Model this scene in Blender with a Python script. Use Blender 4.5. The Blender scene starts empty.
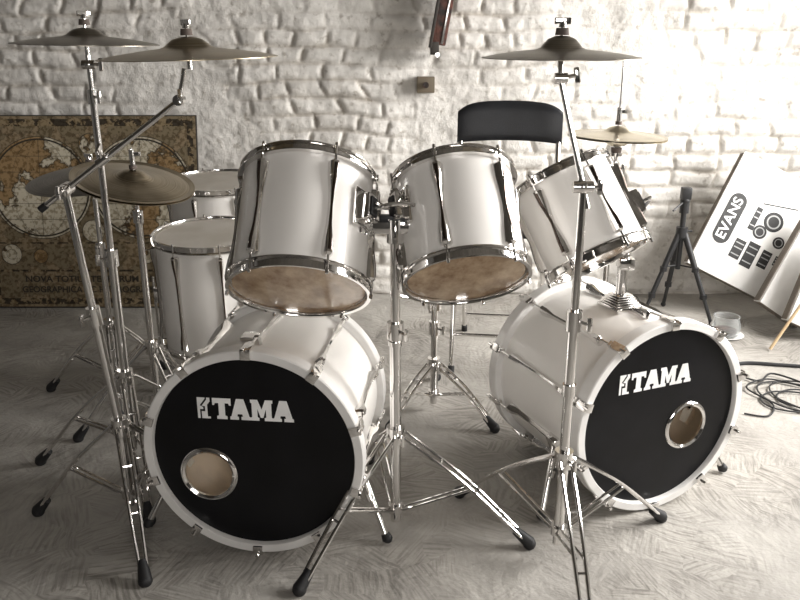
import bpy, bmesh, math, random
from mathutils import Vector, Matrix, noise
random.seed(7)
V = Vector
sc = bpy.context.scene
COL = sc.collection
T = Matrix.Translation

# ------------------------------------------------------------------ materials
def new_mat(name):
    m = bpy.data.materials.new(name); m.use_nodes = True
    nt = m.node_tree
    return m, nt, nt.nodes['Principled BSDF']

def mat(name, c, rough=0.5, metal=0.0, var=0.12, scale=12.0, bump=0.0, bscale=60.0, coat=0.0, c2=None, rvar=0.1):
    m, nt, b = new_mat(name)
    N, Lk = nt.nodes, nt.links
    tc = N.new('ShaderNodeTexCoord')
    no = N.new('ShaderNodeTexNoise'); no.inputs['Scale'].default_value = scale; no.inputs['Detail'].default_value = 5
    Lk.new(tc.outputs['Object'], no.inputs['Vector'])
    cr = N.new('ShaderNodeValToRGB')
    lo = c2 if c2 else [x*(1-var) for x in c]
    hi = c if c2 else [min(1, x*(1+var)) for x in c]
    cr.color_ramp.elements[0].position = 0.35; cr.color_ramp.elements[1].position = 0.65
    cr.color_ramp.elements[0].color = (*lo, 1); cr.color_ramp.elements[1].color = (*hi, 1)
    Lk.new(no.outputs['Fac'], cr.inputs['Fac']); Lk.new(cr.outputs['Color'], b.inputs['Base Color'])
    mr = N.new('ShaderNodeMapRange'); mr.inputs['To Min'].default_value = max(0, rough*(1-rvar)); mr.inputs['To Max'].default_value = min(1, rough*(1+rvar))
    Lk.new(no.outputs['Fac'], mr.inputs['Value']); Lk.new(mr.outputs['Result'], b.inputs['Roughness'])
    b.inputs['Metallic'].default_value = metal
    b.inputs['Coat Weight'].default_value = coat
    b.inputs['Coat Roughness'].default_value = .12
    if bump > 0:
        n2 = N.new('ShaderNodeTexNoise'); n2.inputs['Scale'].default_value = bscale; n2.inputs['Detail'].default_value = 6
        Lk.new(tc.outputs['Object'], n2.inputs['Vector'])
        bp = N.new('ShaderNodeBump'); bp.inputs['Strength'].default_value = bump; bp.inputs['Distance'].default_value = 0.01
        Lk.new(n2.outputs['Fac'], bp.inputs['Height']); Lk.new(bp.outputs['Normal'], b.inputs['Normal'])
    return m

CHROME = mat('chrome', (.80,.785,.77), .09, 1.0, .05)
CHROME_DULL = mat('worn_chrome', (.50,.485,.47), .2, 1.0, .15)
LUGREFLECT = mat('lug_dark_reflection', (.14,.11,.095), .14, 1.0, .2)  # dark tone painting the reflection in the chrome lugs
SHELL = mat('pearl_white_wrap', (.86,.835,.80), .36, .04, .02, 4, coat=.45)
HOOPW = mat('silver_wood_hoop', (.78,.765,.745), .34, .08, .05, coat=.3)
WOODIN = mat('maple_ply_inside', (.80,.68,.54), .5, 0, .15, 8)
BLACKHEAD = mat('black_drumhead', (.004,.004,.005), .34, 0, .3, 8, bump=.15, bscale=5)
BLACKHEAD.node_tree.nodes['Principled BSDF'].inputs['Specular IOR Level'].default_value = .22
LOGO = mat('white_logo_ink', (.85,.85,.84), .5)
RUBBER = mat('black_rubber', (.010,.010,.011), .6)
BLACKPL = mat('black_plastic', (.010,.010,.011), .45)
FELT = mat('felt_washer', (.10,.08,.07), .95)
VINYL = mat('black_vinyl', (.014,.015,.018), .40, 0, .2, bump=.12, bscale=250)
CARD = mat('white_cardboard', (.74,.73,.71), .65, 0, .04)
CARDB = mat('kraft_cardboard', (.16,.135,.11), .8, 0, .1)
INK = mat('black_ink', (.012,.012,.012), .6)
GREYINK = mat('grey_ink', (.35,.35,.35), .6)
PAINTW = mat('white_paint', (.75,.74,.71), .6, 0, .06, bump=.2)
CEIL = mat('old_ceiling_boards', (.13,.12,.105), .8, 0, .3, bump=.3)
DIMW = mat('dim_plaster', (.13,.125,.118), .85, 0, .15, bump=.3)
RUSTY = mat('rusty_painted_steel', (.13,.05,.035), .7, .2, c2=(.025,.02,.018), scale=22, bump=.4)
FRAMEB = mat('dark_map_edge', (.035,.03,.025), .6)
STICK = mat('hickory_drumstick', (.62,.46,.28), .5, 0, .15)

def headmat():
    m, nt, b = new_mat('coated_drumhead')
    N, Lk = nt.nodes, nt.links
    tc = N.new('ShaderNodeTexCoord'); no = N.new('ShaderNodeTexNoise'); no.inputs['Scale'].default_value = 10; no.inputs['Detail'].default_value = 6
    Lk.new(tc.outputs['Object'], no.inputs['Vector'])
    cr = N.new('ShaderNodeValToRGB'); e = cr.color_ramp.elements
    e[0].position = .35; e[0].color = (.60,.57,.51,1); e[1].position = .6; e[1].color = (.76,.73,.68,1)
    Lk.new(no.outputs['Fac'], cr.inputs['Fac']); Lk.new(cr.outputs['Color'], b.inputs['Base Color'])
    b.inputs['Roughness'].default_value = .5
    tr = N.new('ShaderNodeBsdfTranslucent'); tr.inputs['Color'].default_value = (.88,.82,.73,1)
    mx = N.new('ShaderNodeMixShader'); mx.inputs[0].default_value = .5
    Lk.new(b.outputs[0], mx.inputs[1]); Lk.new(tr.outputs[0], mx.inputs[2])
    Lk.new(mx.outputs[0], N['Material Output'].inputs['Surface'])
    return m
WHITEHEAD = headmat()

def clearhead():
    m, nt, b = new_mat('clear_head_over_wood')
    N, Lk = nt.nodes, nt.links
    tc = N.new('ShaderNodeTexCoord')
    mp = N.new('ShaderNodeMapping'); mp.inputs['Scale'].default_value = (5, 3, 3)
    no = N.new('ShaderNodeTexNoise'); no.inputs['Scale'].default_value = 4; no.inputs['Detail'].default_value = 7; no.inputs['Roughness'].default_value = .62
    cr = N.new('ShaderNodeValToRGB')
    e = cr.color_ramp.elements
    e[0].position = .34; e[0].color = (.26,.16,.09,1); e[1].position = .70; e[1].color = (.66,.50,.34,1)
    Lk.new(tc.outputs['Object'], mp.inputs['Vector']); Lk.new(mp.outputs['Vector'], no.inputs['Vector'])
    Lk.new(no.outputs['Fac'], cr.inputs['Fac']); Lk.new(cr.outputs['Color'], b.inputs['Base Color'])
    b.inputs['Roughness'].default_value = .2; b.inputs['Coat Weight'].default_value = .5
    return m
CLEARHEAD = clearhead()

def cymbalmat(name, c, c2, rough):
    m, nt, b = new_mat(name)
    N, Lk = nt.nodes, nt.links
    tc = N.new('ShaderNodeTexCoord')
    sep = N.new('ShaderNodeSeparateXYZ'); Lk.new(tc.outputs['Object'], sep.inputs[0])
    cmb = N.new('ShaderNodeCombineXYZ'); Lk.new(sep.outputs[0], cmb.inputs[0]); Lk.new(sep.outputs[1], cmb.inputs[1])
    ln = N.new('ShaderNodeVectorMath'); ln.operation = 'LENGTH'; Lk.new(cmb.outputs[0], ln.inputs[0])
    n1 = N.new('ShaderNodeTexNoise'); n1.noise_dimensions = '1D'; n1.inputs['Scale'].default_value = 260; n1.inputs['Detail'].default_value = 3
    Lk.new(ln.outputs['Value'], n1.inputs['W'])
    no = N.new('ShaderNodeTexNoise'); no.inputs['Scale'].default_value = 9
    Lk.new(tc.outputs['Object'], no.inputs['Vector'])
    ad = N.new('ShaderNodeMath'); ad.operation = 'MULTIPLY_ADD'; ad.inputs[1].default_value = .5
    Lk.new(n1.outputs['Fac'], ad.inputs[0])
    hf = N.new('ShaderNodeMath'); hf.operation = 'MULTIPLY'; hf.inputs[1].default_value = .5; Lk.new(no.outputs['Fac'], hf.inputs[0])
    Lk.new(hf.outputs[0], ad.inputs[2])
    cr = N.new('ShaderNodeValToRGB'); cr.color_ramp.elements[0].position = .38; cr.color_ramp.elements[1].position = .62
    cr.color_ramp.elements[0].color = (*c2, 1); cr.color_ramp.elements[1].color = (*c, 1)
    Lk.new(ad.outputs[0], cr.inputs['Fac']); Lk.new(cr.outputs['Color'], b.inputs['Base Color'])
    b.inputs['Metallic'].default_value = 1; b.inputs['Roughness'].default_value = rough
    bp = N.new('ShaderNodeBump'); bp.inputs['Strength'].default_value = .25; bp.inputs['Distance'].default_value = .001
    Lk.new(n1.outputs['Fac'], bp.inputs['Height']); Lk.new(bp.outputs['Normal'], b.inputs['Normal'])
    return m
BRONZE = cymbalmat('cymbal_bronze', (.50,.43,.32), (.32,.27,.19), .3)
BRONZE_D = cymbalmat('aged_cymbal_bronze', (.34,.31,.26), (.20,.18,.15), .34)
BRONZE_R = cymbalmat('tarnished_ride_bronze', (.22,.205,.18), (.12,.11,.095), .38)
BRONZE_L = cymbalmat('bright_cymbal_bronze', (.80,.74,.60), (.6,.54,.42), .28)

def wallmat():
    m, nt, b = new_mat('whitewashed_stone')
    N, Lk = nt.nodes, nt.links
    tc = N.new('ShaderNodeTexCoord')
    no = N.new('ShaderNodeTexNoise'); no.inputs['Scale'].default_value = 2.2; no.inputs['Detail'].default_value = 8; no.inputs['Roughness'].default_value = .65
    Lk.new(tc.outputs['Object'], no.inputs['Vector'])
    cr = N.new('ShaderNodeValToRGB'); e = cr.color_ramp.elements
    e[0].position = .3; e[0].color = (.50,.475,.44,1); e[1].position = .55; e[1].color = (.74,.715,.675,1)
    Lk.new(no.outputs['Fac'], cr.inputs['Fac'])
    n3 = N.new('ShaderNodeTexNoise'); n3.inputs['Scale'].default_value = 28; n3.inputs['Detail'].default_value = 4
    Lk.new(tc.outputs['Object'], n3.inputs['Vector'])
    c3 = N.new('ShaderNodeValToRGB'); c3.color_ramp.elements[0].position = .28; c3.color_ramp.elements[0].color = (.5,.47,.43,1); c3.color_ramp.elements[1].position = .42; c3.color_ramp.elements[1].color = (1,1,1,1)
    Lk.new(n3.outputs['Fac'], c3.inputs['Fac'])
    mx = N.new('ShaderNodeMix'); mx.data_type = 'RGBA'; mx.blend_type = 'MULTIPLY'; mx.inputs[0].default_value = .8
    Lk.new(cr.outputs['Color'], mx.inputs[6]); Lk.new(c3.outputs['Color'], mx.inputs[7])
    at = N.new('ShaderNodeAttribute'); at.attribute_name = 'joint'
    cj = N.new('ShaderNodeValToRGB'); cj.color_ramp.elements[0].color = (1,1,1,1); cj.color_ramp.elements[1].color = (.62,.585,.54,1)
    Lk.new(at.outputs['Fac'], cj.inputs['Fac'])
    m2 = N.new('ShaderNodeMix'); m2.data_type = 'RGBA'; m2.blend_type = 'MULTIPLY'; m2.inputs[0].default_value = 1
    Lk.new(mx.outputs[2], m2.inputs[6]); Lk.new(cj.outputs['Color'], m2.inputs[7])
    Lk.new(m2.outputs[2], b.inputs['Base Color'])
    n2 = N.new('ShaderNodeTexNoise'); n2.inputs['Scale'].default_value = 45; n2.inputs['Detail'].default_value = 8; n2.inputs['Roughness'].default_value = .7
    Lk.new(tc.outputs['Object'], n2.inputs['Vector'])
    bp = N.new('ShaderNodeBump'); bp.inputs['Strength'].default_value = .7; bp.inputs['Distance'].default_value = .012
    Lk.new(n2.outputs['Fac'], bp.inputs['Height']); Lk.new(bp.outputs['Normal'], b.inputs['Normal'])
    b.inputs['Roughness'].default_value = .75
    return m
WALL = wallmat()

def floormat():
    m, nt, b = new_mat('trodden_floor_sheet')
    N, Lk = nt.nodes, nt.links
    tc = N.new('ShaderNodeTexCoord')
    no = N.new('ShaderNodeTexNoise'); no.inputs['Scale'].default_value = 1.7; no.inputs['Detail'].default_value = 10; no.inputs['Roughness'].default_value = .65
    Lk.new(tc.outputs['Object'], no.inputs['Vector'])
    cr = N.new('ShaderNodeValToRGB'); e = cr.color_ramp.elements
    e[0].position = .3; e[0].color = (.25,.235,.215,1); e[1].position = .7; e[1].color = (.46,.44,.405,1)
    Lk.new(no.outputs['Fac'], cr.inputs['Fac'])
    nd = N.new('ShaderNodeTexNoise'); nd.inputs['Scale'].default_value = 3.0; nd.inputs['Detail'].default_value = 2
    Lk.new(tc.outputs['Object'], nd.inputs['Vector'])
    dv = N.new('ShaderNodeVectorMath'); dv.operation = 'SCALE'; dv.inputs['Scale'].default_value = .10; Lk.new(nd.outputs['Color'], dv.inputs[0])
    av = N.new('ShaderNodeVectorMath'); av.operation = 'ADD'; Lk.new(tc.outputs['Object'], av.inputs[0]); Lk.new(dv.outputs[0], av.inputs[1])
    vo = N.new('ShaderNodeTexVoronoi'); vo.inputs['Scale'].default_value = 8.0
    Lk.new(av.outputs[0], vo.inputs['Vector'])
    sr = N.new('ShaderNodeSeparateColor'); Lk.new(vo.outputs['Color'], sr.inputs[0])
    an = N.new('ShaderNodeMath'); an.operation = 'MULTIPLY'; an.inputs[1].default_value = 6.28; Lk.new(sr.outputs[0], an.inputs[0])
    vr = N.new('ShaderNodeVectorRotate'); vr.rotation_type = 'Z_AXIS'; Lk.new(av.outputs[0], vr.inputs['Vector']); Lk.new(an.outputs[0], vr.inputs['Angle'])
    mp = N.new('ShaderNodeMapping'); mp.inputs['Scale'].default_value = (9, 110, 1); Lk.new(vr.outputs[0], mp.inputs['Vector'])
    ns = N.new('ShaderNodeTexNoise'); ns.inputs['Scale'].default_value = 1; ns.inputs['Detail'].default_value = 3; Lk.new(mp.outputs[0], ns.inputs['Vector'])
    fr = N.new('ShaderNodeValToRGB'); fr.color_ramp.elements[0].position = .36; fr.color_ramp.elements[1].position = .56
    fr.color_ramp.elements[0].color = (.36,.34,.32,1); fr.color_ramp.elements[1].color = (1.0,.99,.97,1)
    Lk.new(ns.outputs['Fac'], fr.inputs['Fac'])
    n5 = N.new('ShaderNodeTexNoise'); n5.inputs['Scale'].default_value = 2.2; n5.inputs['Detail'].default_value = 3; Lk.new(tc.outputs['Object'], n5.inputs['Vector'])
    ms = N.new('ShaderNodeMapRange'); ms.inputs['From Min'].default_value = .40; ms.inputs['From Max'].default_value = .62; ms.inputs['To Min'].default_value = .08; ms.inputs['To Max'].default_value = .7
    Lk.new(n5.outputs['Fac'], ms.inputs['Value'])
    mx = N.new('ShaderNodeMix'); mx.data_type = 'RGBA'; mx.blend_type = 'MULTIPLY'
    Lk.new(ms.outputs['Result'], mx.inputs[0]); Lk.new(cr.outputs['Color'], mx.inputs[6]); Lk.new(fr.outputs['Color'], mx.inputs[7])
    Lk.new(mx.outputs[2], b.inputs['Base Color'])
    n2 = N.new('ShaderNodeTexNoise'); n2.inputs['Scale'].default_value = 60; n2.inputs['Detail'].default_value = 8
    Lk.new(tc.outputs['Object'], n2.inputs['Vector'])
    n6 = N.new('ShaderNodeTexNoise'); n6.inputs['Scale'].default_value = 5; n6.inputs['Detail'].default_value = 4; n6.inputs['Distortion'].default_value = 1.2
    Lk.new(tc.outputs['Object'], n6.inputs['Vector'])
    b0 = N.new('ShaderNodeBump'); b0.inputs['Strength'].default_value = .5; b0.inputs['Distance'].default_value = .03
    Lk.new(n6.outputs['Fac'], b0.inputs['Height'])
    bp = N.new('ShaderNodeBump'); bp.inputs['Strength'].default_value = .5; bp.inputs['Distance'].default_value = .006
    Lk.new(n2.outputs['Fac'], bp.inputs['Height']); Lk.new(b0.outputs['Normal'], bp.inputs['Normal']); Lk.new(bp.outputs['Normal'], b.inputs['Normal'])
    b.inputs['Roughness'].default_value = .7
    return m
FLOOR = floormat()

def mapmat(name, ca, cb, cc, scale):
    m, nt, b = new_mat(name)
    N, Lk = nt.nodes, nt.links
    tc = N.new('ShaderNodeTexCoord')
    no = N.new('ShaderNodeTexNoise'); no.inputs['Scale'].default_value = scale; no.inputs['Detail'].default_value = 9; no.inputs['Roughness'].default_value = .6
    Lk.new(tc.outputs['Object'], no.inputs['Vector'])
    cr = N.new('ShaderNodeValToRGB'); e = cr.color_ramp.elements
    e[0].position = .49; e[0].color = (*ca, 1); e[1].position = .53; e[1].color = (*cc, 1)
    x = e.new(.51); x.color = (*cb, 1)
    Lk.new(no.outputs['Fac'], cr.inputs['Fac'])
    n2 = N.new('ShaderNodeTexNoise'); n2.inputs['Scale'].default_value = 55; n2.inputs['Detail'].default_value = 3
    Lk.new(tc.outputs['Object'], n2.inputs['Vector'])
    c2 = N.new('ShaderNodeValToRGB'); c2.color_ramp.elements[0].position = .42; c2.color_ramp.elements[0].color = (.5,.46,.40,1); c2.color_ramp.elements[1].position = .52
    Lk.new(n2.outputs['Fac'], c2.inputs['Fac'])
    mx = N.new('ShaderNodeMix'); mx.data_type = 'RGBA'; mx.blend_type = 'MULTIPLY'; mx.inputs[0].default_value = .85
    Lk.new(cr.outputs['Color'], mx.inputs[6]); Lk.new(c2.outputs['Color'], mx.inputs[7])
    Lk.new(mx.outputs[2], b.inputs['Base Color'])
    b.inputs['Roughness'].default_value = .65; b.inputs['Specular IOR Level'].default_value = .2
    return m
PARCH = mapmat('parchment', (.20,.16,.10), (.13,.10,.065), (.26,.20,.125), 9)
GLOBE = mapmat('map_hemisphere_print', (.55,.50,.39), (.05,.035,.02), (.30,.20,.10), 3.6)
MAPLINE = mat('map_line_ink', (.03,.024,.016), .7)
MAPBAND = mapmat('map_ornament', (.05,.04,.028), (.14,.10,.06), (.26,.20,.12), 30)

def glassmat():
    m, nt, b = new_mat('clear_glass')
    b.inputs['Base Color'].default_value = (.9,.92,.92,1)
    b.inputs['Transmission Weight'].default_value = .85; b.inputs['Roughness'].default_value = .08; b.inputs['IOR'].default_value = 1.45
    return m
GLASS = glassmat()

# ------------------------------------------------------------------ geometry helpers
def rotz(a):
    return V(a).normalized().to_track_quat('Z', 'Y').to_matrix().to_4x4()

def tube(bm, a, b, r, r2=None, seg=14):
    a, b = V(a), V(b); d = b - a
    if d.length < 1e-5: return
    bmesh.ops.create_cone(bm, cap_ends=True, segments=seg, radius1=r, radius2=r if r2 is None else r2,
                          depth=d.length, matrix=T((a+b)/2) @ rotz(d))

def ball(bm, c, r, s=(1,1,1)):
    bmesh.ops.create_uvsphere(bm, u_segments=14, v_segments=9, radius=r, matrix=T(V(c)) @ Matrix.Diagonal((*s, 1)))

def box(bm, M, s, bev=0.0):
    g = bmesh.ops.create_cube(bm, size=1, matrix=M @ Matrix.Diagonal((*s, 1)))
    if bev > 0:
        es = set()
        for v in g['verts']:
            for e in v.link_edges: es.add(e)
        bmesh.ops.bevel(bm, geom=list(es), offset=bev, segments=2, affect='EDGES', profile=.6)

def lathe(bm, prof, M, seg=64, closed=False):
    rings = []
    for r, z in prof:
        if r < 1e-6: rings.append([bm.verts.new(M @ V((0, 0, z)))])
        else: rings.append([bm.verts.new(M @ V((r*math.cos(2*math.pi*i/seg), r*math.sin(2*math.pi*i/seg), z))) for i in range(seg)])
    n = len(rings)
    for k in range(n if closed else n-1):
        A, B = rings[k], rings[(k+1) % n]
        for i in range(seg):
            j = (i+1) % seg
            if len(A) == 1 and len(B) == 1: continue
            if len(A) == 1: bm.faces.new((A[0], B[i], B[j]))
            elif len(B) == 1: bm.faces.new((A[i], A[j], B[0]))
            else: bm.faces.new((A[i], A[j], B[j], B[i]))

def path(bm, pts, r, seg=8):
    pts = [V(p) for p in pts]; rings = []
    up = V((0, 0, 1)); prev = None
    for i, p in enumerate(pts):
        d = (pts[min(i+1, len(pts)-1)] - pts[max(i-1, 0)]).normalized()
        if prev is None:
            a = d.cross(up)
            if a.length < .05: a = d.cross(V((1, 0, 0)))
            a.normalize()
        else:
            a = (prev - d*prev.dot(d)).normalized()
        prev = a; b = d.cross(a)
        rings.append([bm.verts.new(p + r*(math.cos(2*math.pi*k/seg)*a + math.sin(2*math.pi*k/seg)*b)) for k in range(seg)])
    for A, B in zip(rings, rings[1:]):
        for k in range(seg):
            bm.faces.new((A[k], A[(k+1) % seg], B[(k+1) % seg], B[k]))
    bm.faces.new(rings[0]); bm.faces.new(rings[-1][::-1])

def smooth_pts(ctrl, n=10):
    c = [V(p) for p in ctrl]; c = [c[0]] + c + [c[-1]]; out = []
    for i in range(1, len(c)-2):
        for k in range(n):
            t = k/n
            p0, p1, p2, p3 = c[i-1], c[i], c[i+1], c[i+2]
            out.append(.5*((2*p1)+(-p0+p2)*t+(2*p0-5*p1+4*p2-p3)*t*t+(-p0+3*p1-3*p2+p3)*t*t*t))
    out.append(c[-2]); return out

def loftbox(bm, M, st):
    """st: list of (z, halfwidth, y0, y1) sections along local z; y radial outwards"""
    rings = []
    for z, w, y0, y1 in st:
        rings.append([bm.verts.new(M @ V(p)) for p in ((-w, y0, z), (w, y0, z), (w*.8, y0+(y1-y0)*.7, z), (w*.45, y1, z), (-w*.45, y1, z), (-w*.8, y0+(y1-y0)*.7, z))])
    for A, B in zip(rings, rings[1:]):
        n = len(A)
        for k in range(n): bm.faces.new((A[k], A[(k+1) % n], B[(k+1) % n], B[k]))
    bm.faces.new(rings[0][::-1]); bm.faces.new(rings[-1])

def poly(bm, pts, M, th=.0006):
    top = [bm.verts.new(M @ V((x, y, th))) for x, y in pts]
    f = bm.faces.new(top)
    return f

def disc(bm, M, r, seg=48, z=0):
    bm.faces.new([bm.verts.new(M @ V((r*math.cos(2*math.pi*i/seg), r*math.sin(2*math.pi*i/seg), z))) for i in range(seg)])

def ringflat(bm, M, r0, r1, z=0, seg=48, sx=1):
    A = []; B = []
    for i in range(seg):
        c, s = math.cos(2*math.pi*i/seg), math.sin(2*math.pi*i/seg)
        A.append(bm.verts.new(M @ V((r0*c*sx, r0*s, z)))); B.append(bm.verts.new(M @ V((r1*c*sx, r1*s, z))))
    for i in range(seg):
        j = (i+1) % seg; bm.faces.new((A[i], B[i], B[j], A[j]))

class Obj:
    def __init__(s, name, loc=(0, 0, 0), rot=0.0):
        s.e = bpy.data.objects.new(name, None); COL.objects.link(s.e)
        s.e.location = loc; s.e.empty_display_size = .05
        s.inv = T(-V(loc)); s.parts = {}
    def p(s, part, m, M=None):
        if part not in s.parts: s.parts[part] = (bmesh.new(), m, M)
        return s.parts[part][0]
    def done(s, ang=35):
        for k, (bm, m, M) in s.parts.items():
            bmesh.ops.recalc_face_normals(bm, faces=bm.faces)
            me = bpy.data.meshes.new(k)
            bm.to_mesh(me); bm.free()
            for q in me.polygons: q.use_smooth = True
            me.set_sharp_from_angle(angle=math.radians(ang))
            me.materials.append(m)
            o = bpy.data.objects.new(k, me); COL.objects.link(o)
            o.parent = s.e; o.matrix_parent_inverse = s.inv
            if M is not None: o.matrix_basis = M
        return s.e
    def text(s, part, txt, M, size, m, sx=1.0, bold=0.0):
        c = bpy.data.curves.new(part, 'FONT'); c.body = txt; c.size = size; c.align_x = 'CENTER'; c.align_y = 'CENTER'
        c.offset = bold; c.extrude = .0003
        o = bpy.data.objects.new(part+'_tmp', c); COL.objects.link(o)
        dg = bpy.context.evaluated_depsgraph_get(); dg.update()
        me = bpy.data.meshes.new_from_object(o.evaluated_get(dg))
        bpy.data.objects.remove(o)
        me.transform(M @ Matrix.Diagonal((sx, 1, 1, 1)))
        me.materials.clear(); me.materials.append(m)
        o = bpy.data.objects.new(part, me); COL.objects.link(o); o.parent = s.e; o.matrix_parent_inverse = s.inv

def single(name, bm, m, M=None, ang=35, smooth=True):
    bmesh.ops.recalc_face_normals(bm, faces=bm.faces)
    me = bpy.data.meshes.new(name); bm.to_mesh(me); bm.free()
    if smooth:
        for q in me.polygons: q.use_smooth = True
        me.set_sharp_from_angle(angle=math.radians(ang))
    me.materials.append(m)
    o = bpy.data.objects.new(name, me); COL.objects.link(o)
    if M is not None: o.matrix_world = M
    return o

# ------------------------------------------------------------------ room
XL, XR, YB, YF, ZC = -3.0, 2.45, 4.12, -1.8, 2.55
def wall_h(x, z):
    wz = z + .034*noise.noise(V((x*1.1, z*1.1, 3.1))) + .018*noise.noise(V((x*5, z*5, 9)))
    rh = .086
    row = math.floor(wz/rh); fz = wz/rh - row
    rr = random.Random(row*31+5); bw = rr.uniform(.15, .27)
    off = rr.uniform(0, 1)
    wx = x + .09*noise.noise(V((x*2.6, z*4, 7.7)))
    q = wx/bw + off; col = math.floor(q); fx = q - col
    dz = min(fz, 1-fz)*rh; dx = min(fx, 1-fx)*bw
    d = min(dz, dx*1.2) + .006*noise.noise(V((x*14, z*14, 30)))
    edge = max(0, min(1, d/.024)); edge = edge*edge*(3-2*edge)
    br = random.Random(row*971+col*37).uniform(-1, 1)
    fill = max(.05, min(1, .58 + 1.6*noise.noise(V((x*1.5, z*2.1, 21)))))
    h = fill*(edge*.020 + br*.007) + .014*noise.noise(V((x*3.3, z*4.2, 2))) + .009*noise.noise(V((x*10, z*13, 5))) + .0045*noise.noise(V((x*30, z*35, 1)))
    return h, max(0, min(1, 1-d/.012))*fill

bm = bmesh.new()
nx, nz = 560, 270
grid = []; jv = []
for i in range(nx+1):
    colv = []
    for k in range(nz+1):
        x = XL + (XR-XL)*i/nx; z = ZC*k/nz
        h, j = wall_h(x, z); jv.append(j)
        colv.append(bm.verts.new((x, YB - h, z)))
    grid.append(colv)
for i in range(nx):
    for k in range(nz):
        bm.faces.new((grid[i][k], grid[i+1][k], grid[i+1][k+1], grid[i][k+1]))
wb = single('wall_back', bm, WALL, ang=180)
att = wb.data.attributes.new('joint', 'FLOAT', 'POINT'); att.data.foreach_set('value', jv)

bm = bmesh.new(); box(bm, T(((XL+XR)/2, (YB+YF)/2+.06, -.05)), (XR-XL+.4, YB-YF+.3, .1)); single('floor', bm, FLOOR, smooth=False)
bm = bmesh.new(); box(bm, T(((XL+XR)/2, (YB+YF)/2+.06, ZC+.05)), (XR-XL+.4, YB-YF+.3, .1)); single('ceiling', bm, CEIL, smooth=False)
bm = bmesh.new(); box(bm, T((XL-.06, (YB+YF)/2, ZC/2)), (.12, YB-YF, ZC)); single('wall_left', bm, DIMW, smooth=False)
WY0, WY1, WZ0, WZ1 = 1.5, 3.6, .75, 2.25
bm = bmesh.new()
def wbox(y0, y1, z0, z1): box(bm, T((XR+.1, (y0+y1)/2, (z0+z1)/2)), (.2, y1-y0, z1-z0))
wbox(YF, WY0, 0, ZC); wbox(WY1, YB, 0, ZC); wbox(WY0, WY1, 0, WZ0); wbox(WY0, WY1, WZ1, ZC)
single('wall_right', bm, PAINTW, smooth=False)
w = Obj('window_1', (XR+.1, (WY0+WY1)/2, WZ0))
f = w.p('frame', PAINTW)
for z in (WZ0+.03, WZ1-.03): box(f, T((XR+.12, (WY0+WY1)/2, z)), (.06, WY1-WY0, .06), .005)
for y in (WY0+.03, (WY0+WY1)/2, WY1-.03): box(f, T((XR+.12, y, (WZ0+WZ1)/2)), (.05, .06, WZ1-WZ0), .005)
w.done()
FX0, FX1, FZ0, FZ1 = .1, 1.5, 1.1, 2.25
bm = bmesh.new()
def fbox(x0, x1, z0, z1): box(bm, T(((x0+x1)/2, YF-.1, (z0+z1)/2)), (x1-x0, .2, z1-z0))
fbox(XL, FX0, 0, ZC); fbox(FX1, XR, 0, ZC); fbox(FX0, FX1, 0, FZ0); fbox(FX0, FX1, FZ1, ZC)
single('wall_front', bm, DIMW, smooth=False)
w = Obj('added_front_window', ((FX0+FX1)/2, YF-.1, FZ0))  # invented unseen window behind the camera, passes the front fill
f = w.p('frame', PAINTW)
for z in (FZ0+.03, FZ1-.03): box(f, T(((FX0+FX1)/2, YF-.12, z)), (FX1-FX0, .06, .06), .005)
for x in (FX0+.03, (FX0+FX1)/2, FX1-.03): box(f, T((x, YF-.12, (FZ0+FZ1)/2)), (.06, .05, FZ1-FZ0), .005)
w.done()

# ------------------------------------------------------------------ drums
def lug_long(o, M, R, L, ang, w=.013):
    ML = M @ Matrix.Rotation(ang, 4, 'Z') @ Matrix.Rotation(-math.pi/2, 4, 'Z')
    b = o.p('lugs', CHROME); d = o.p('lug_reflections', LUGREFLECT)
    a0, a1 = .024, L-.024
    m = L/2
    st = [(a0, w*.7, R-.003, R+.014), (a0+.006, w*1.1, R-.003, R+.021), (a0+.04, w*1.0, R-.003, R+.019), (a0+.08, w*.6, R-.003, R+.013),
          (m, w*.45, R-.003, R+.011), (a1-.08, w*.6, R-.003, R+.013), (a1-.04, w*1.0, R-.003, R+.019), (a1-.006, w*1.1, R-.003, R+.021), (a1, w*.7, R-.003, R+.014)]
    loftbox(b, ML, st)
    st2 = [(a0+.012, w*.5, R+.017, R+.0225), (a0+.045, w*.45, R+.015, R+.0205), (a0+.08, w*.32, R+.010, R+.0150), (m, w*.26, R+.008, R+.0130), (a1-.08, w*.32, R+.010, R+.0150), (a1-.045, w*.45, R+.015, R+.0205), (a1-.012, w*.5, R+.017, R+.0225)]
    loftbox(d, ML, st2)  # dark strip along the lug paints a reflection, not a separate part
    rods = o.p('tension_rods', CHROME)
    for z0, z1, z2 in ((a0+.01, -.012, -.022), (a1-.01, L+.012, L+.022)):
        p0 = ML @ V((0, R+.012, z0)); p1 = ML @ V((0, R+.012, z1)); p2 = ML @ V((0, R+.012, z2))
        tube(rods, p0, p1, .003, seg=8); tube(rods, p1, p2, .005, .004, seg=8)

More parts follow.
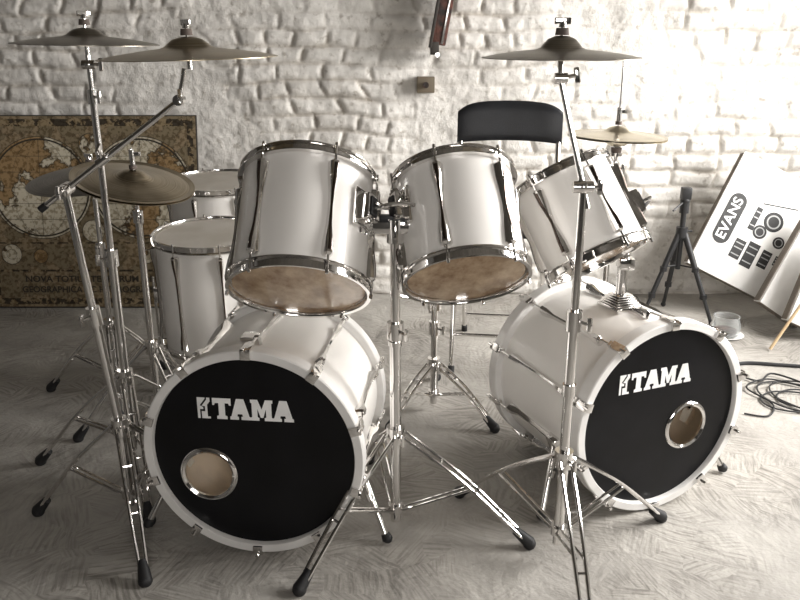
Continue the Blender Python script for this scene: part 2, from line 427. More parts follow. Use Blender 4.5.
def tom(name, B, axis, R, L, nl, a0, botmat=CLEARHEAD, topmat=WHITEHEAD, loc=None, shellmat=SHELL):
    z = V(axis).normalized(); x = V((1, 0, 0)); x = (x - z*x.dot(z)).normalized(); y = z.cross(x)
    M = Matrix((x, y, z)).transposed().to_4x4(); M.translation = V(B)
    o = Obj(name, loc or B)
    lathe(o.p('shell', shellmat), [(R, .004), (R, L-.004), (R-.003, L), (R-.009, L), (R-.009, 0), (R-.003, 0)], M, 96, True)
    for nm, s in (('hoop_bottom', 1), ('hoop_top', -1)):
        base = 0 if s == 1 else L
        pr = [(R+.0015, .012), (R+.015, .012), (R+.0155, .009), (R+.006, .007), (R+.0055, -.008), (R+.012, -.011), (R+.012, -.014), (R+.003, -.013), (R+.0015, -.009)]
        lathe(o.p(nm, CHROME), [(r, base + s*zz) for r, zz in pr], M, 96, True)
    lathe(o.p('resonant_head', botmat), [(0, -.003), (R-.012, -.003), (R-.004, -.002), (R+.001, .006)], M, 72)
    lathe(o.p('batter_head', topmat), [(0, L+.003), (R-.012, L+.003), (R-.004, L+.002), (R+.001, L-.006)], M, 72)
    for i in range(nl): lug_long(o, M, R, L, a0 + 2*math.pi*i/nl)
    return o, M

def bracket(o, M, R, zl, ang):
    Mb = M @ Matrix.Rotation(ang, 4, 'Z') @ T((R+.006, 0, zl))
    b = o.p('mount_bracket', CHROME); k = o.p('mount_insert', BLACKPL)
    box(b, Mb, (.012, .066, .10), .004)
    box(b, Mb @ T((.018, 0, 0)), (.03, .040, .07), .006)
    box(k, Mb @ T((.034, 0, 0)), (.006, .026, .05), .002)
    tube(b, Mb @ V((.018, .015, .015)), Mb @ V((.018, .045, .015)), .006)
    box(b, Mb @ T((.018, .05, .015)), (.008, .01, .03), .003)
    return Mb @ V((.03, 0, -.005)), Mb @ V((.06, 0, -.005))

PI = math.pi
t1, M1 = tom('rack_tom', (-.250, 1.84, .732), (.04, .62, .78), .167, .300, 6, math.radians(-62))
pA0, pA1 = bracket(t1, M1, .167, .18, math.radians(-30)); t1.done()
t2, M2 = tom('rack_tom', (.166, 1.875, .752), (-.095, .62, .78), .152, .272, 6, math.radians(-50))
pB0, pB1 = bracket(t2, M2, .152, .17, math.radians(207)); t2.done()
t3, M3 = tom('rack_tom', (.548, 2.09, .743), (-.39, .44, .81), .139, .245, 6, math.radians(-75))
pC0, pC1 = bracket(t3, M3, .139, .10, math.radians(-5)); t3.done()

def floor_tom(x, y, zt, R, L, a0, tilt=(0, -.06, 1)):
    z = V(tilt).normalized()
    B = V((x, y, zt)) - z*L
    o, M = tom('floor_tom', B, tilt, R, L, 8, a0, botmat=WHITEHEAD, topmat=WHITEHEAD, loc=(x, y, 0))
    for i in range(3):
        a = a0 + math.radians(22) + i*2*PI/3
        d = V((math.cos(a), math.sin(a), 0))
        p = V((B.x, B.y, 0)) + d*(R+.028)
        l = o.p('legs', CHROME)
        tube(l, p + V((0, 0, B.z+L*.62)), p + V((0, 0, B.z-.02)), .005)
        q = p + d*.03
        tube(l, p + V((0, 0, B.z-.02)), q + V((0, 0, .03)), .005)
        tube(o.p('rubber_feet', RUBBER), q + V((0, 0, .05)), q, .009, .015)
        box(l, T(p + V((0, 0, B.z+L*.45)) - d*.014) @ Matrix.Rotation(a, 4, 'Z'), (.034, .04, .06), .005)
    o.done()
floor_tom(-.71, 2.86, .63, .205, .42, math.radians(-70))
floor_tom(-.80, 3.42, .735, .215, .42, math.radians(-60))

def logo(bm, M, W):
    H = W*.235
    def P(pts, ox, w): poly(bm, [((ox + x*w)-W/2, y*H - H/2) for x, y in pts], M)
    lw = W*.207
    Tt = [(0, 1), (0, .66), (.10, .66), (.15, .76), (.33, .76), (.33, .18), (.22, .14), (.22, 0), (.78, 0), (.78, .14), (.67, .18), (.67, .76), (.85, .76), (.90, .66), (1, .66), (1, 1)]
    A = [(0, 0), (0, .14), (.06, .16), (.33, 1), (.69, 1), (.94, .16), (1, .14), (1, 0), (.54, 0), (.54, .14), (.62, .17), (.59, .27), (.37, .27), (.35, .17), (.42, .14), (.42, 0)]
    Mm = [(0, 0), (0, .14), (.06, .17), (.06, .83), (0, .86), (0, 1), (.33, 1), (.5, .55), (.67, 1), (1, 1), (1, .86), (.94, .83), (.94, .17), (1, .14), (1, 0), (.62, 0), (.62, .14), (.69, .17), (.69, .56), (.56, .15), (.44, .15), (.31, .56), (.31, .17), (.38, .14), (.38, 0)]
    x0 = W*.160
    P(Tt, x0, lw*.95); P(A, x0+lw*.88, lw*1.05); P(Mm, x0+lw*1.93, lw*1.13); P(A, x0+lw*3.05, lw*1.05)
    e = W*.135; xl = -W/2
    def E(pts): poly(bm, [(xl+x*e, y*H-H/2) for x, y in pts], M)
    E([(.0, 1), (.0, .0), (.20, .0), (.20, .44), (.46, .44), (.46, .54), (.20, .62), (.62, .94), (.62, 1)])
    E([(1., 1), (.74, 1), (.74, .90), (.34, .60), (.60, .58), (.60, .34), (.32, .34), (.32, 0), (1, 0), (1, .10), (.78, .10), (.78, .66), (1, .82)])

def bass(x, y, yaw, hole, textc, L=.42, lx=.25):
    R = .270; RO = .292
    a = yaw
    out = V((math.sin(a), -math.cos(a), 0)); right = V((math.cos(a), math.sin(a), 0)); up = V((0, 0, 1))
    F = Matrix((right, up, out)).transposed().to_4x4(); F.translation = V((x, y, RO+.002))
    o = Obj('bass_drum', (x, y, 0))
    lathe(o.p('shell', SHELL), [(R, -.004), (R, -L+.004), (R-.004, -L), (R-.010, -L), (R-.010, 0), (R-.004, 0)], F, 128, True)
    lathe(o.p('shell_lining', WOODIN), [(R-.0105, -.01), (R-.0105, -L+.01)], F, 96)
    for nm, c in (('hoop_front', 0.0), ('hoop_back', -L)):
        lathe(o.p(nm, HOOPW), [(R+.003, c-.022), (RO-.003, c-.022), (RO, c-.019), (RO, c+.019), (RO-.003, c+.022), (R-.001, c+.022), (R-.003, c+.019), (R-.003, c+.002), (R+.003, c+.002)], F, 128, True)
    bmh = o.p('front_head', BLACKHEAD)
    hx, hy, hr = hole
    vo = [bmh.verts.new(F @ V(((R-.001)*math.cos(2*PI*i/96), (R-.001)*math.sin(2*PI*i/96), .006))) for i in range(96)]
    vi = [bmh.verts.new(F @ V((hx+hr*math.cos(2*PI*i/40), hy+hr*math.sin(2*PI*i/40), .008))) for i in range(40)]
    es = [bmh.edges.new((vo[i], vo[(i+1) % 96])) for i in range(96)] + [bmh.edges.new((vi[i], vi[(i+1) % 40])) for i in range(40)]
    bmesh.ops.triangle_fill(bmh, edges=es, use_beauty=True)
    lathe(o.p('port_ring', CHROME), [(hr-.005, .004), (hr-.005, .011), (hr+.001, .015), (hr+.006, .013), (hr+.009, .009), (hr+.009, .004)], F @ T((hx, hy, 0)), 56, True)
    lathe(o.p('batter_head', WHITEHEAD), [(0, -L-.004), (R-.003, -L-.004)], F, 96)
    logo(o.p('head_lettering', LOGO), F @ T((*textc, .0075)), lx)
    n = 10
    cl = o.p('claws', CHROME); rods = o.p('tension_rods', CHROME); lg = o.p('lugs', CHROME)
    for i in range(n):
        an = math.radians(18) + 2*PI*i/n
        Mr = F @ Matrix.Rotation(an, 4, 'Z') @ Matrix.Rotation(-PI/2, 4, 'Z')
        for c, s in ((0, 1), (-L, -1)):
            box(cl, Mr @ T((0, RO-.008, c+s*.026)), (.026, .028, .008), .002)
            box(cl, Mr @ T((0, RO+.003, c+s*.004)), (.026, .008, .05), .002)
            box(cl, Mr @ T((0, RO-.002, c-s*.026)), (.018, .016, .014), .003)
            tube(rods, Mr @ V((0, RO, c-s*.02)), Mr @ V((0, RO-.003, c-s*.11)), .0032, seg=8)
            tube(rods, Mr @ V((0, RO+.004, c+s*.02)), Mr @ V((0, RO+.004, c+s*.042)), .005, seg=8)
        m0, m1 = -L+.075, -.075; mm = -L/2; w = .013
        loftbox(lg, Mr, [(m0, w*.6, R-.003, R+.018), (m0+.006, w, R-.003, R+.026), (m0+.03, w*.9, R-.003, R+.024), (m0+.06, w*.5, R-.003, R+.014), (mm, w*.42, R-.003, R+.012),
                         (m1-.06, w*.5, R-.003, R+.014), (m1-.03, w*.9, R-.003, R+.024), (m1-.006, w, R-.003, R+.026), (m1, w*.6, R-.003, R+.018)])
    sp = o.p('spurs', CHROME); rf = o.p('spur_feet', RUBBER)
    for s in (-1, 1):
        a0 = F @ V((s*.252, -.105, -.13)); a1 = F @ V((s*.335, -.265, -.06)); a2 = F @ V((s*.342, -RO+.012, -.055))
        box(sp, T(a0) @ F.to_3x3().to_4x4() @ Matrix.Rotation(s*-.4, 4, 'Z'), (.03, .07, .05), .006)
        tube(sp, F @ V((s*.24, -.06, -.145)), a1, .009); tube(sp, a0.lerp(a1, .4), a0.lerp(a1, .5), .013)
        tube(rf, a1, a2, .012, .015); ball(rf, a2 + V((0, 0, .004)), .014)
    return o, F

b1, F1 = bass(-.380, 1.81, math.radians(-6), (-.125, -.068, .069), (-.016, .125))
box(b1.p('mount_plate', CHROME), F1 @ T((-.03, .272, -.13)), (.05, .012, .05), .004)
b1.done()
b2, F2 = bass(.742, 2.02, math.radians(23), (.098, -.045, .066), (-.032, .125), .45)
pl = b2.p('tom_holder', CHROME)
base = F2 @ V((-.01, .275, -.20))
RF = F2.to_3x3().to_4x4()
box(pl, T(base) @ RF, (.09, .014, .10), .004)
for k in range(5): box(pl, T(base + V((0, 0, .010+.006*k))) @ RF, (.085-.008*k, .004, .085-.008*k), .001)
tp = base + V((.012, 0, .23))
tube(pl, base, base + V((.0, 0, .12)), .016); tube(pl, base + V((0, 0, .1)), tp, .0125)
box(pl, T(base + V((.006, 0, .13))), (.045, .045, .035), .006)
box(pl, T(tp), (.05, .045, .05), .008)
path(pl, smooth_pts([tp, tp + V((.0, -.01, .03)), pC1, pC0], 6), .006)
b2.done()

# ------------------------------------------------------------------ stands
def collar(bm, p, r, h=.03, ax=(0, 0, 1), wing=None):
    p = V(p); a = V(ax).normalized()
    tube(bm, p - a*h/2, p + a*h/2, r, seg=20)
    if wing:
        w = V(wing).normalized()
        tube(bm, p, p + w*(r+.022), .0045, seg=8)
        box(bm, T(p + w*(r+.024)) @ rotz(w), (.008, .034, .012), .003)

def tripod(o, base, feet, zc, zl, rp=.0125, gap=.011):
    x, y = base
    ch = o.p('legs', CHROME); rb = o.p('rubber_feet', RUBBER)
    collar(ch, (x, y, zc), rp+.010, .045, wing=(.4, -1, 0)); collar(ch, (x, y, zl), rp+.007, .025)
    for fx, fy in feet:
        d = V((fx-x, fy-y, 0)); dn = d.normalized(); s = V((-dn.y, dn.x, 0))
        top = V((x, y, zc)) + dn*(rp+.010); ft = V((fx, fy, .022))
        mid = top.lerp(ft, .5) + V((0, 0, .018))
        for k in (-1, 1):
            path(ch, smooth_pts([top + s*gap*k*1.2, mid + s*gap*k*1.1, ft + s*gap*k*.7], 6), .0052, 8)
        for q in (.3, .62): tube(ch, top.lerp(ft, q)+V((0,0,.014)) - s*gap*1.2, top.lerp(ft, q)+V((0,0,.014)) + s*gap*1.2, .004, seg=8)
        lo = V((x, y, zl)) + dn*(rp+.006)
        mm = top.lerp(ft, .55) + V((0, 0, .016))
        for k in (-1, 1): tube(ch, lo + s*gap*k*.8, mm + s*gap*k*.8, .0038, seg=8)
        u = (ft - top).normalized()
        tube(rb, ft - u*.04, ft + u*.012, .012, .018, 12); ball(rb, ft + u*.010 + V((0,0,-.003)), .0185)
    tube(o.p('pole', CHROME), (x, y, max(.03, zl-.04)), (x, y, zc+.02), rp)

def cymbal(name, c, R, m, tilt=(0, 0, 1), bellh=.024, under=None):
    z = V(tilt).normalized()
    M = T(V(c)) @ rotz(z)
    o = Obj(name, c)
    b = o.p('cymbal_disc', m, M)
    rb = R*.26
    pr = [(.005, bellh), (rb*.35, bellh*.96), (rb*.65, bellh*.75), (rb*.9, bellh*.3), (rb, .002), (rb*1.2, -.002), (R*.55, -R*.035), (R*.8, -R*.070), (R, -R*.11)]
    t = .0016
    full = pr + [(r, z2-t) for r, z2 in reversed(pr)]
    lathe(b, full, Matrix.Identity(4), 96, True)
    if under:
        b2_ = o.p('bottom_cymbal', m, M)
        lathe(b2_, [(r, -z2-.5*under) for r, z2 in full], T((0, 0, -R*.11*1.2)), 96, True)
    o.done()
    return z

def topper(o, c, z, up=.05, dn=.05):
    c = V(c); z = V(z).normalized()
    s = o.p('tilter', CHROME); f = o.p('felts', FELT)
    tube(s, c - z*dn, c + z*up, .0035, seg=10)
    tube(f, c + z*.027, c + z*.042, .015, .013, 18); tube(f, c + z*.002, c + z*.015, .012, .014, 18)
    tube(s, c + z*.043, c + z*.054, .009, .007, 12); box(s, T(c + z*.056) @ rotz(z), (.036, .006, .014), .002)
    tube(s, c - z*dn, c + z*.0, .006, seg=12)

# --- centre double tom stand
o = Obj('double_tom_stand', (-.012, 1.9, 0))
cb = (-.012, 1.9)
tripod(o, cb, [(-.246, 1.63), (.345, 1.815), (-.10, 2.26)], .30, .07, .015, .013)
P = o.p('pole', CHROME)
tube(P, (*cb, .28), (*cb, .60), .0150, seg=20); tube(P, (*cb, .58), (*cb, .88), .0130, seg=20)
collar(P, (*cb, .60), .022, .045, wing=(.6, -.8, 0)); collar(P, (*cb, .565), .019, .012)
K = o.p('clamp', CHROME)
collar(K, (*cb, .865), .022, .06, wing=(0, -1, .1))
box(K, T((*cb, .875)), (.15, .036, .032), .008)
box(o.p('clamp_insert', BLACKPL), T((cb[0], cb[1]-.0, .895)), (.08, .03, .02), .006)
for s, p0, p1 in ((-1, pA0, pA1), (1, pB0, pB1)):
    e = V((cb[0]+s*.072, cb[1]-.005, .88))
    ball(K, e, .022); collar(K, e, .019, .05, (0, .3, 1), wing=(s*.3, -1, .2))
    path(K, smooth_pts([e + V((0, 0, -.05)), e + V((0, 0, .035)), e.lerp(p1, .5) + V((0, 0, .03)), p1, p0], 6), .006)
o.done()

# --- right front straight/boom stand with crash
o = Obj('cymbal_stand', (.415, 1.75, 0)); cb = (.415, 1.75)
tripod(o, cb, [(.745, 1.935), (.185, 2.06), (.42, 1.38)], .31, .10, .0135, .012)
P = o.p('pole', CHROME)
tube(P, (*cb, .3), (*cb, .68), .0125, seg=20); tube(P, (*cb, .66), (*cb, .99), .0095, seg=20)
collar(P, (*cb, .68), .019, .05, wing=(.7, -.7, 0)); collar(P, (*cb, .50), .0165, .03)
tl = V((.413, 1.75, 1.0)); ce = V((.352, 1.77, 1.235)); cc = V((.350, 1.775, 1.298))
ball(P, tl, .016); collar(P, tl, .014, .045, (1, 0, 0), wing=(1, -.2, 0))
tube(P, tl - (ce-tl).normalized()*.05, ce, .0065); ball(P, ce, .011); collar(P, ce, .012, .028, (1, 0, 0), wing=(1, 0, .2))
tube(P, ce, cc - V((0, 0, .02)), .006)
zt = (.0, -.02, 1)
topper(o, cc, zt, .060, .04)
o.done()
cymbal('crash_cymbal', cc, .172, BRONZE_D, zt, .026)

# --- left boom stand with crash
o = Obj('boom_cymbal_stand', (-.77, 1.93, 0)); cb = (-.77, 1.93)
tripod(o, cb, [(-1.05, 1.97), (-.65, 1.665), (-.665, 2.17)], .31, .10, .013, .012)
P = o.p('pole', CHROME)
top = V((-.825, 1.905, .965)); b0 = V((-.77, 1.93, .3)); md = b0.lerp(top, .5)
tube(P, b0, md, .012, seg=20); tube(P, md, top, .0095, seg=20); collar(P, md, .018, .05, top-b0, wing=(-.5, -1, 0))
ball(P, top, .017); collar(P, top, .016, .05, (0, 1, .1), wing=(0, -1, 0))
be = V((-.537, 1.95, 1.178)); bs = top + (top-be).normalized()*.06
tube(P, bs, be, .0068, seg=16); tube(o.p('boom_tip', RUBBER), bs - (be-bs).normalized()*.02, bs, .009)
mid = top.lerp(be, .33); collar(P, mid, .011, .03, be-bs, wing=(0, -.6, 1))
ball(P, be, .013); collar(P, be, .013, .03, (0, 1, 0), wing=(.3, -1, .3))
cc = V((-.506, 1.95, 1.300)); tube(P, be, be.lerp(cc, .6), .006)
zt = (-.02, -.02, 1); topper(o, cc, zt, .06, .05)
o.done()
cymbal('crash_cymbal', cc, .212, BRONZE, zt, .024)

# --- left tall straight stand with crash
o = Obj('cymbal_stand', (-.85, 2.22, 0)); cb = (-.85, 2.22)
tripod(o, cb, [(-.72, 1.93), (-.66, 2.49), (-1.17, 2.26)], .33, .12, .013, .012)
P = o.p('pole', CHROME_DULL)
tube(P, (*cb, .3), (*cb, .72), .0125, seg=20); tube(P, (*cb, .7), (*cb, 1.17), .0095, seg=20); tube(P, (*cb, 1.1), (*cb, 1.28), .007)
collar(P, (*cb, .71), .019, .05, wing=(-.7, -.7, 0)); collar(P, (*cb, 1.17), .014, .04, wing=(.7, -.7, 0))
ball(P, (*cb, 1.255), .014); collar(P, (*cb, 1.255), .012, .035, (1, 0, 0), wing=(1, -.2, 0))
cc = V((-.85, 2.22, 1.330)); zt = (.02, -.02, 1); topper(o, cc, zt, .05, .08)
o.done()
cymbal('crash_cymbal', cc, .192, BRONZE_D, zt, .020)

# --- hi-hats
def hihat(x, y, z, R, m, tilt, feet, rodtop, zc=.33):
    o = Obj('hi_hat_stand', (x, y, 0))
    tripod(o, (x, y), feet, zc, .1, .012, .011)
    P = o.p('pole', CHROME)
    tube(P, (x, y, zc-.02), (x, y, z-.13), .011, seg=18)
    tube(P, (x, y, z-.2), (x, y, z-.05), .0065); collar(P, (x, y, z-.13), .016, .04, wing=(.5, -.8, 0))
    tube(P, (x, y, z-.1), (x, y, rodtop), .003, seg=8)
    f = o.p('felts', FELT); tube(f, (x, y, z-.075), (x, y, z-.058), .018, .02, 18); tube(f, (x, y, z+.024), (x, y, z+.036), .012)
    tube(P, (x, y, z-.088), (x, y, z-.075), .022, .022, 20)
    tube(o.p('clutch', CHROME), (x, y, z+.036), (x, y, z+.085), .0085); box(o.p('clutch', CHROME), T((x+.014, y, z+.07)), (.03, .006, .014), .002)
    fp = o.p('pedal', CHROME_DULL)
    box(fp, T((x, y+.11, .045)) @ Matrix.Rotation(math.radians(14), 4, 'X'), (.075, .24, .008), .003)
    box(fp, T((x, y+.22, .012)), (.08, .05, .016), .003); tube(fp, (x, y, .03), (x, y, .12), .006)
    tube(fp, (x-.03, y, .02), (x+.03, y, .02), .006)
    tube(fp, (x-.0, y, .02), (x, y+.2, .012), .004)
    o.done()
    cymbal('hi_hat_cymbals', (x, y, z), R, m, tilt, .02, under=.022)
hihat(-.845, 2.47, .91, .190, BRONZE, (.22, -.14, 1), [(-.66, 2.28), (-.80, 2.76), (-1.11, 2.42)], 1.0)
hihat(.79, 2.87, 1.01, .178, BRONZE_L, (.03, -.02, 1), [(.97, 2.65), (.93, 3.10), (.53, 2.86)], 1.27)

# --- rear left stand with grey ride
o = Obj('cymbal_stand', (-1.10, 2.78, 0)); cb = (-1.10, 2.78)
tripod(o, cb, [(-1.0, 2.52), (-1.38, 2.83), (-1.0, 3.05)], .3, .1, .012, .011)
P = o.p('pole', CHROME_DULL)
tube(P, (*cb, .3), (*cb, .6), .011); tube(P, (*cb, .58), (*cb, .78), .009); collar(P, (*cb, .6), .017, .04, wing=(0, -1, 0))
cc = V((-1.10, 2.78, .880)); topper(o, cc, (-.05, -.12, 1), .05, .09); o.done()
cymbal('ride_cymbal', cc, .225, BRONZE_R, (-.05, -.12, 1), .024)

# --- snare stand in the centre
o = Obj('snare_drum_stand', (.125, 2.66, 0)); cb = (.125, 2.66)
tripod(o, cb, [(.33, 2.49), (-.03, 2.50), (.15, 2.93)], .19, .07, .013, .012)
P = o.p('pole', CHROME)
tube(P, (*cb, .17), (*cb, .40), .0125); collar(P, (*cb, .33), .020, .05, wing=(.7, -.7, 0))
tube(P, (*cb, .38), (*cb, .44), .010); collar(P, (*cb, .42), .026, .035, wing=(-.3, -.8, 0)); tube(P, (*cb, .43), (*cb, .47), .03, .034)
for k in range(3):
    a = math.radians(90 + 120*k); d = V((math.cos(a), math.sin(a), 0)); c0 = V((*cb, .46))
    path(P, smooth_pts([c0, c0 + d*.09 + V((0, 0, .0)), c0 + d*.15 + V((0, 0, .02)), c0 + d*.155 + V((0, 0, .06))], 6), .006)
    tube(o.p('rubber_tips', RUBBER), c0 + d*.155 + V((0, 0, .03)), c0 + d*.155 + V((0, 0, .07)), .011)
o.done()

# ------------------------------------------------------------------ folding chair
cx, cy = .442, 3.2
RM = T((cx, cy, 0)) @ Matrix.Rotation(math.radians(-8), 4, 'Z')
o = Obj('folding_chair', (cx, cy, 0))
fr = o.p('tube_frame', CHROME); W = .200
pts = [(-W, -.22, .012), (-W, -.12, .35), (-W, .04, .85), (-W+.005, .09, 1.03), (-W+.05, .098, 1.055), (0, .10, 1.06), (W-.05, .098, 1.055), (W-.005, .09, 1.03), (W, .04, .85), (W, -.12, .35), (W, -.22, .012)]
path(fr, [RM @ q for q in smooth_pts(pts, 6)], .011, 12)
for s in (-1, 1):
    path(fr, [RM @ q for q in smooth_pts([(s*(W-.025), .30, .012), (s*(W-.025), .16, .3), (s*(W-.025), -.02, .56), (s*(W-.025), -.2, .60)], 6)], .010, 12)
tube(fr, RM @ V((-W+.025, .26, .10)), RM @ V((W-.025, .26, .10)), .008)
tube(fr, RM @ V((-W, -.18, .16)), RM @ V((W, -.18, .16)), .008)
for s in (-1, 1):
    tube(o.p('foot_caps', RUBBER), RM @ V((s*W, -.221, 0)), RM @ V((s*W, -.212, .03)), .014)
    tube(o.p('foot_caps', RUBBER), RM @ V((s*(W-.025), .302, 0)), RM @ V((s*(W-.025), .29, .03)), .014)
box(o.p('seat', VINYL), RM @ T((0, -.07, .61)), (.37, .36, .04), .015)
bk = o.p('backrest', VINYL)
def backpt(u, v, side):
    x = (W+.014)*u
    zz = 1.00 + .078*v + (.014*(1-u*u) if v > 0 else 0)*v - .03*(abs(u)**6)*max(0, v) + (.012*(1-u*u))*min(0, v)*-1
    yy = .066 + (zz-1.0)*.12 + .03*(1-u*u)*.5 + side*(.017*(1-abs(u)**8*.6)*(1-abs(v)**6*.7))
    return RM @ V((x, yy, zz))
n1_, n2_ = 24, 10
G = {}
for sd in (-1, 1):
    for i in range(n1_+1):
        for k in range(n2_+1): G[sd, i, k] = bk.verts.new(backpt(-1+2*i/n1_, -1+2*k/n2_, sd))
    for i in range(n1_):
        for k in range(n2_): bk.faces.new((G[sd, i, k], G[sd, i+1, k], G[sd, i+1, k+1], G[sd, i, k+1]))
for i in range(n1_):
    for k in (0, n2_): bk.faces.new((G[-1, i, k], G[-1, i+1, k], G[1, i+1, k], G[1, i, k]))
for k in range(n2_):
    for i in (0, n1_): bk.faces.new((G[-1, i, k], G[-1, i, k+1], G[1, i, k+1], G[1, i, k]))
o.done(60)

# ------------------------------------------------------------------ world map poster leaning on wall
W_, H_ = 1.10, .985
bl = V((-2.13, 3.86, .004)); tilt = math.atan2(.17, H_)
MP = T(bl) @ Matrix.Rotation(math.pi/2 - tilt, 4, 'X')
o = Obj('world_map_poster', bl)
box(o.p('board', FRAMEB), MP @ T((W_/2, H_/2, -.006)), (W_, H_, .012), .001)
poly(o.p('parchment_sheet', PARCH), [(.006, .006), (W_-.006, .006), (W_-.006, H_-.006), (.006, H_-.006)], MP, .0008)
bd = o.p('ornament_border', MAPBAND)
for x0, y0, x1, y1 in ((.02, .02, W_-.02, .05), (.02, H_-.055, W_-.02, H_-.02), (.02, .05, .05, H_-.055), (W_-.05, .05, W_-.02, H_-.055), (.05, .19, W_-.05, .20), (.05,.335,W_-.05,.342)):
    poly(bd, [(x0, y0), (x1, y0), (x1, y1), (x0, y1)], MP, .0016)
g = o.p('hemispheres', GLOBE); ln = o.p('map_lines', MAPLINE)
for gx in (.292, .808):
    gy = .62; r = .245
    MG = MP @ T((gx, gy, 0))
    disc(g, MG, r, 64, .0024)
    ringflat(ln, MG, r-.004, r+.004, .0032, 72); ringflat(o.p('globe_rims', GLOBE), MG, r+.003, r+.012, .0026, 72); ringflat(ln, MG, r+.012, r+.015, .0032, 72)
    for k in (.3, .6): ringflat(ln, MG, r-.0014, r+.0006, .0036, 64, sx=k)
    for yy in (-.16, -.08, 0, .08, .16):
        hw = math.sqrt(r*r-yy*yy); poly(ln, [(gx-hw, gy+yy-.0010), (gx+hw, gy+yy-.0010), (gx+hw, gy+yy+.0010), (gx-hw, gy+yy+.0010)], MP, .0038)
    poly(ln, [(gx-.0010, gy-r), (gx+.0010, gy-r), (gx+.0010, gy+r), (gx-.0010, gy+r)], MP, .0038)
for gx, gy, r in ((.55, .84, .05), (.55, .40, .055), (.12, .28, .05), (.27, .27, .035), (.82, .27, .035), (.98, .28, .05)):
    MG = MP @ T((gx, gy, 0)); disc(g, MG, r, 40, .0026); ringflat(ln, MG, r, r+.003, .0034, 40); ringflat(ln, MG, r*.5, r*.5+.0015, .0034, 40)
o.text('map_title', 'NOVA TOTIUS TERRARUM ORBIS', MP @ T((.55, .150, .002)), .045, MAPLINE, 1.1, .001)
o.text('map_subtitle', 'GEOGRAPHICA AC HYDROGRAPHICA', MP @ T((.55, .095, .002)), .045, MAPLINE, 1.0, .001)
o.done()

# ------------------------------------------------------------------ drumhead cartons in right corner
def carton(P0, S, ang, lean, yaw, th=.06, art=True):
    M = T(V(P0)) @ Matrix.Rotation(yaw, 4, 'Z') @ Matrix.Rotation(math.pi/2-lean, 4, 'X') @ Matrix.Rotation(ang, 4, 'Z')
    o = Obj('drumhead_carton', P0)
    w, h = S
    box(o.p('carton', CARD), M @ T((-w/2, h/2, -th/2)), (w, h, th), .002)
    box(o.p('carton_edge', CARDB), M @ T((-w/2, .003, -th/2)), (w*.98, .010, th*.92), .001)
    box(o.p('carton_edge', CARDB), M @ T((-w-.001, h/2, -th*.6)), (.006, h*.98, th*.7), .001)
    if art:
        k = o.p('printed_art', INK)
        C = M @ T((-w+.085, h*.47, .001)) @ Matrix.Rotation(math.pi/2, 4, 'Z')
        a, b = .135, .044
        pts = []
        for cx_, s0 in ((a-b, -90), (-(a-b), 90)):
            for q in range(13):
                an = math.radians(s0 + 15*q); pts.append((cx_+b*math.cos(an), b*math.sin(an)))
        poly(k, pts, C, .0006)
        o.text('printed_brand', 'EVANS', C @ T((0, 0, .0008)), .070, LOGO, 1.05, .001)
        gk = o.p('printed_grey', GREYINK)
        for gx, gy, a_, b_ in ((-w+.19, h*.28, .055, .10), (-w+.26, h*.28, .06, .13), (-w+.335, h*.30, .05, .09), (-w+.20, h*.56, .03, .12), (-w+.40, h*.33, .04, .05)):
            poly(k, [(gx-a_/2, gy-b_/2), (gx+a_/2, gy-b_/2), (gx+a_/2, gy+b_/2), (gx-a_/2, gy+b_/2)], M, .0012)
            for q in (-.3, .05, .3): poly(gk, [(gx-a_*.4, gy+b_*q-.003), (gx+a_*.4, gy+b_*q-.003), (gx+a_*.4, gy+b_*q+.003), (gx-a_*.4, gy+b_*q+.003)], M, .002)
        for gx, gy, r in ((-w+.29, h*.60, .05), (-w+.25, h*.48, .035), (-w+.36, h*.47, .03)):
            disc(k, M @ T((gx, gy, 0)), r, 32, .0012); ringflat(gk, M @ T((gx, gy, 0)), r*.55, r*.7, .002)
        poly(k, [(-w+.2, h*.7), (-w+.37, h*.78), (-w+.372, h*.77), (-w+.202, h*.69)], M, .0012)
    o.done()
carton((1.99, 3.68, .006), (.62, .62), math.radians(-27), math.radians(16), math.radians(0), .05)
carton((1.93, 3.54, .006), (.26, .54), math.radians(-34), math.radians(11), math.radians(14), .05, art=False)
carton((1.99, 3.40, .006), (.24, .50), math.radians(-26), math.radians(10), math.radians(16), .045, art=False)
o = Obj('drumstick', (1.70, 3.30, 0)); s0 = V((1.665, 3.26, .008)); s1 = V((1.87, 3.30, .36)); u = s1-s0
tube(o.p('stick', STICK), s0, s0+u*.8, .007, .007); tube(o.p('stick', STICK), s0+u*.8, s0+u*.97, .007, .004); ball(o.p('stick', STICK), s0+u*.985, .0055, (1,1,1.4))
o.done()

# ------------------------------------------------------------------ mini tripod
x, y = 1.37, 3.70
o = Obj('camera_tripod', (x, y, 0)); b = o.p('legs', BLACKPL); r_ = o.p('feet', RUBBER)
for a in (-35, 200, 85):
    d = V((math.cos(math.radians(a)), math.sin(math.radians(a)), 0)); c0 = V((x, y, .44))
    ft = V((x, y, .01)) + d*.19
    m1_ = (c0+d*.015).lerp(ft, .4); m2_ = (c0+d*.015).lerp(ft, .7)
    tube(b, c0 + d*.015, m1_, .015, .014); tube(b, m1_, m2_, .012); tube(b, m2_, ft, .009)
    for q in (m1_, m2_): tube(b, q - V((0, 0, .012)), q + V((0, 0, .012)), .017)
    tube(b, V((x, y, .28)), (c0+d*.015).lerp(ft, .38), .004)
    ball(r_, ft + V((0, 0, .004)), .013)
tube(b, (x, y, .26), (x, y, .56), .013); tube(b, (x, y, .42), (x, y, .47), .028); tube(b, (x, y, .54), (x, y, .59), .022)
ball(b, (x, y, .60), .024); box(b, T((x, y, .635)), (.045, .045, .06), .008)
tube(b, (x, y, .60), (x-.07, y-.05, .56), .005); tube(b, (x, y, .45), (x+.05, y, .45), .005)
o.done()

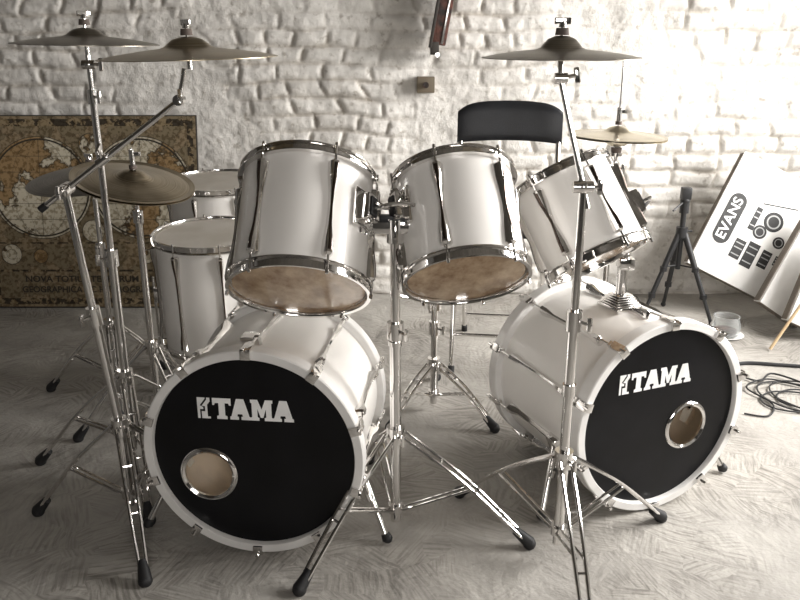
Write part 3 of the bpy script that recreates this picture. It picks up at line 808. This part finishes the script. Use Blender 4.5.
# ------------------------------------------------------------------ glass jar
x, y = 1.54, 3.46
o = Obj('glass_jar', (x, y, 0))
lathe(o.p('glass', GLASS), [(0, .003), (.055, .003), (.062, .01), (.068, .05), (.058, .085), (.060, .098), (.055, .098), (.053, .086), (.062, .05), (.057, .012), (0, .010)], T((x, y, 0)), 40)
lathe(o.p('contents', RUSTY), [(0, .0135), (.05, .0135), (.054, .03), (0, .034)], T((x, y, 0)), 30)
lathe(o.p('saucer', CARD), [(0, .001), (.06, .001), (.085, .008), (.085, .010), (.058, .0035), (0, .0028)], T((x, y, 0)), 40)
o.done()

# ------------------------------------------------------------------ wall bracket
o = Obj('wall_bracket', (.19, 4.05, 1.3))
b = o.p('beam', RUSTY)
MB = T((.208, 4.00, 1.46)) @ Matrix.Rotation(math.radians(10), 4, 'Y')
box(b, MB, (.075, .12, .30), .006)
box(o.p('strap', CHROME_DULL), MB @ T((.018, -.062, 0)), (.012, .004, .29), .001)
box(o.p('side_plate', FRAMEB), MB @ T((-.034, -.03, -.02)), (.012, .10, .30), .002)
box(o.p('end_bolt', FRAMEB), T((.168, 3.98, 1.295)), (.04, .1, .06), .005)
tube(o.p('hook', CHROME_DULL), (.18, 3.92, 1.265), (.18, 4.08, 1.265), .012)
o.done()
o = Obj('wall_socket_box', (.12, 4.07, 1.12)); box(o.p('plate', mat('aged_brass', (.17,.14,.10), .5, .4)), T((.13, 4.085, 1.12)), (.09, .06, .08), .006)
tube(o.p('knob', RUSTY), (.13, 4.03, 1.12), (.13, 4.06, 1.12), .015); o.done()

# ------------------------------------------------------------------ cables
bm = bmesh.new()
def cable(c, r=.004, n=9): path(bm, smooth_pts(c, n), r, 8)
cable([(1.42, 3.08, .006), (1.50, 3.10, .008), (1.62, 3.08, .008), (1.8, 3.05, .006)], .008)
pts = []
for i in range(38):
    a = i*.62; rad = .13 + .03*math.sin(i*.9)
    pts.append((1.50+i*.003+rad*math.cos(a), 2.74+rad*.9*math.sin(a)+.03*math.sin(i*.37), .006+.0012*(i % 5)))
cable(pts, .0035, 5)
pts = [(1.28, 2.62, .005), (1.36, 2.60, .005), (1.42, 2.7, .008), (1.38, 2.84, .012), (1.5, 2.92, .012), (1.62, 2.86, .012), (1.72, 2.95, .008), (1.9, 2.9, .005)]
cable(pts, .0035, 8)
cable([(1.40, 2.98, .005), (1.46, 2.90, .012), (1.55, 2.97, .014), (1.68, 2.8, .012), (1.8, 2.7, .005), (2.0, 2.72, .005)], .004, 8)
single('coiled_cable', bm, RUBBER)

# ------------------------------------------------------------------ lights, world, camera
def area(name, loc, target, sx, sy, power, color):
    l = bpy.data.lights.new(name, 'AREA'); l.shape = 'RECTANGLE'; l.size = sx; l.size_y = sy; l.energy = power; l.color = color
    ob = bpy.data.objects.new(name, l); COL.objects.link(ob); ob.location = loc
    ob.rotation_euler = (V(target)-V(loc)).to_track_quat('-Z', 'Y').to_euler()
    return ob
area('window_daylight', (XR+.8, 2.45, 1.85), (.3, 2.75, .2), 2.1, 1.6, 350, (1, .975, .945))
area('added_front_fill', ((FX0+FX1)/2, YF-.5, 1.9), (.1, 2.6, .9), 1.8, 1.4, 105, (1, .96, .92))  # added front fill lamp, for highlights on chrome and shells
wd = bpy.data.worlds.new('daylight_world'); sc.world = wd; wd.use_nodes = True
bg = wd.node_tree.nodes['Background']; bg.inputs['Color'].default_value = (1, .98, .95, 1); bg.inputs['Strength'].default_value = .7
sc.view_settings.view_transform = 'Standard'

cam = bpy.data.cameras.new('camera'); cam.lens = 35; cam.sensor_width = 36; cam.clip_start = .05
co = bpy.data.objects.new('camera', cam); COL.objects.link(co)
co.location = (0, 0, 1.3); co.rotation_euler = (math.radians(72), 0, 0)
sc.camera = co
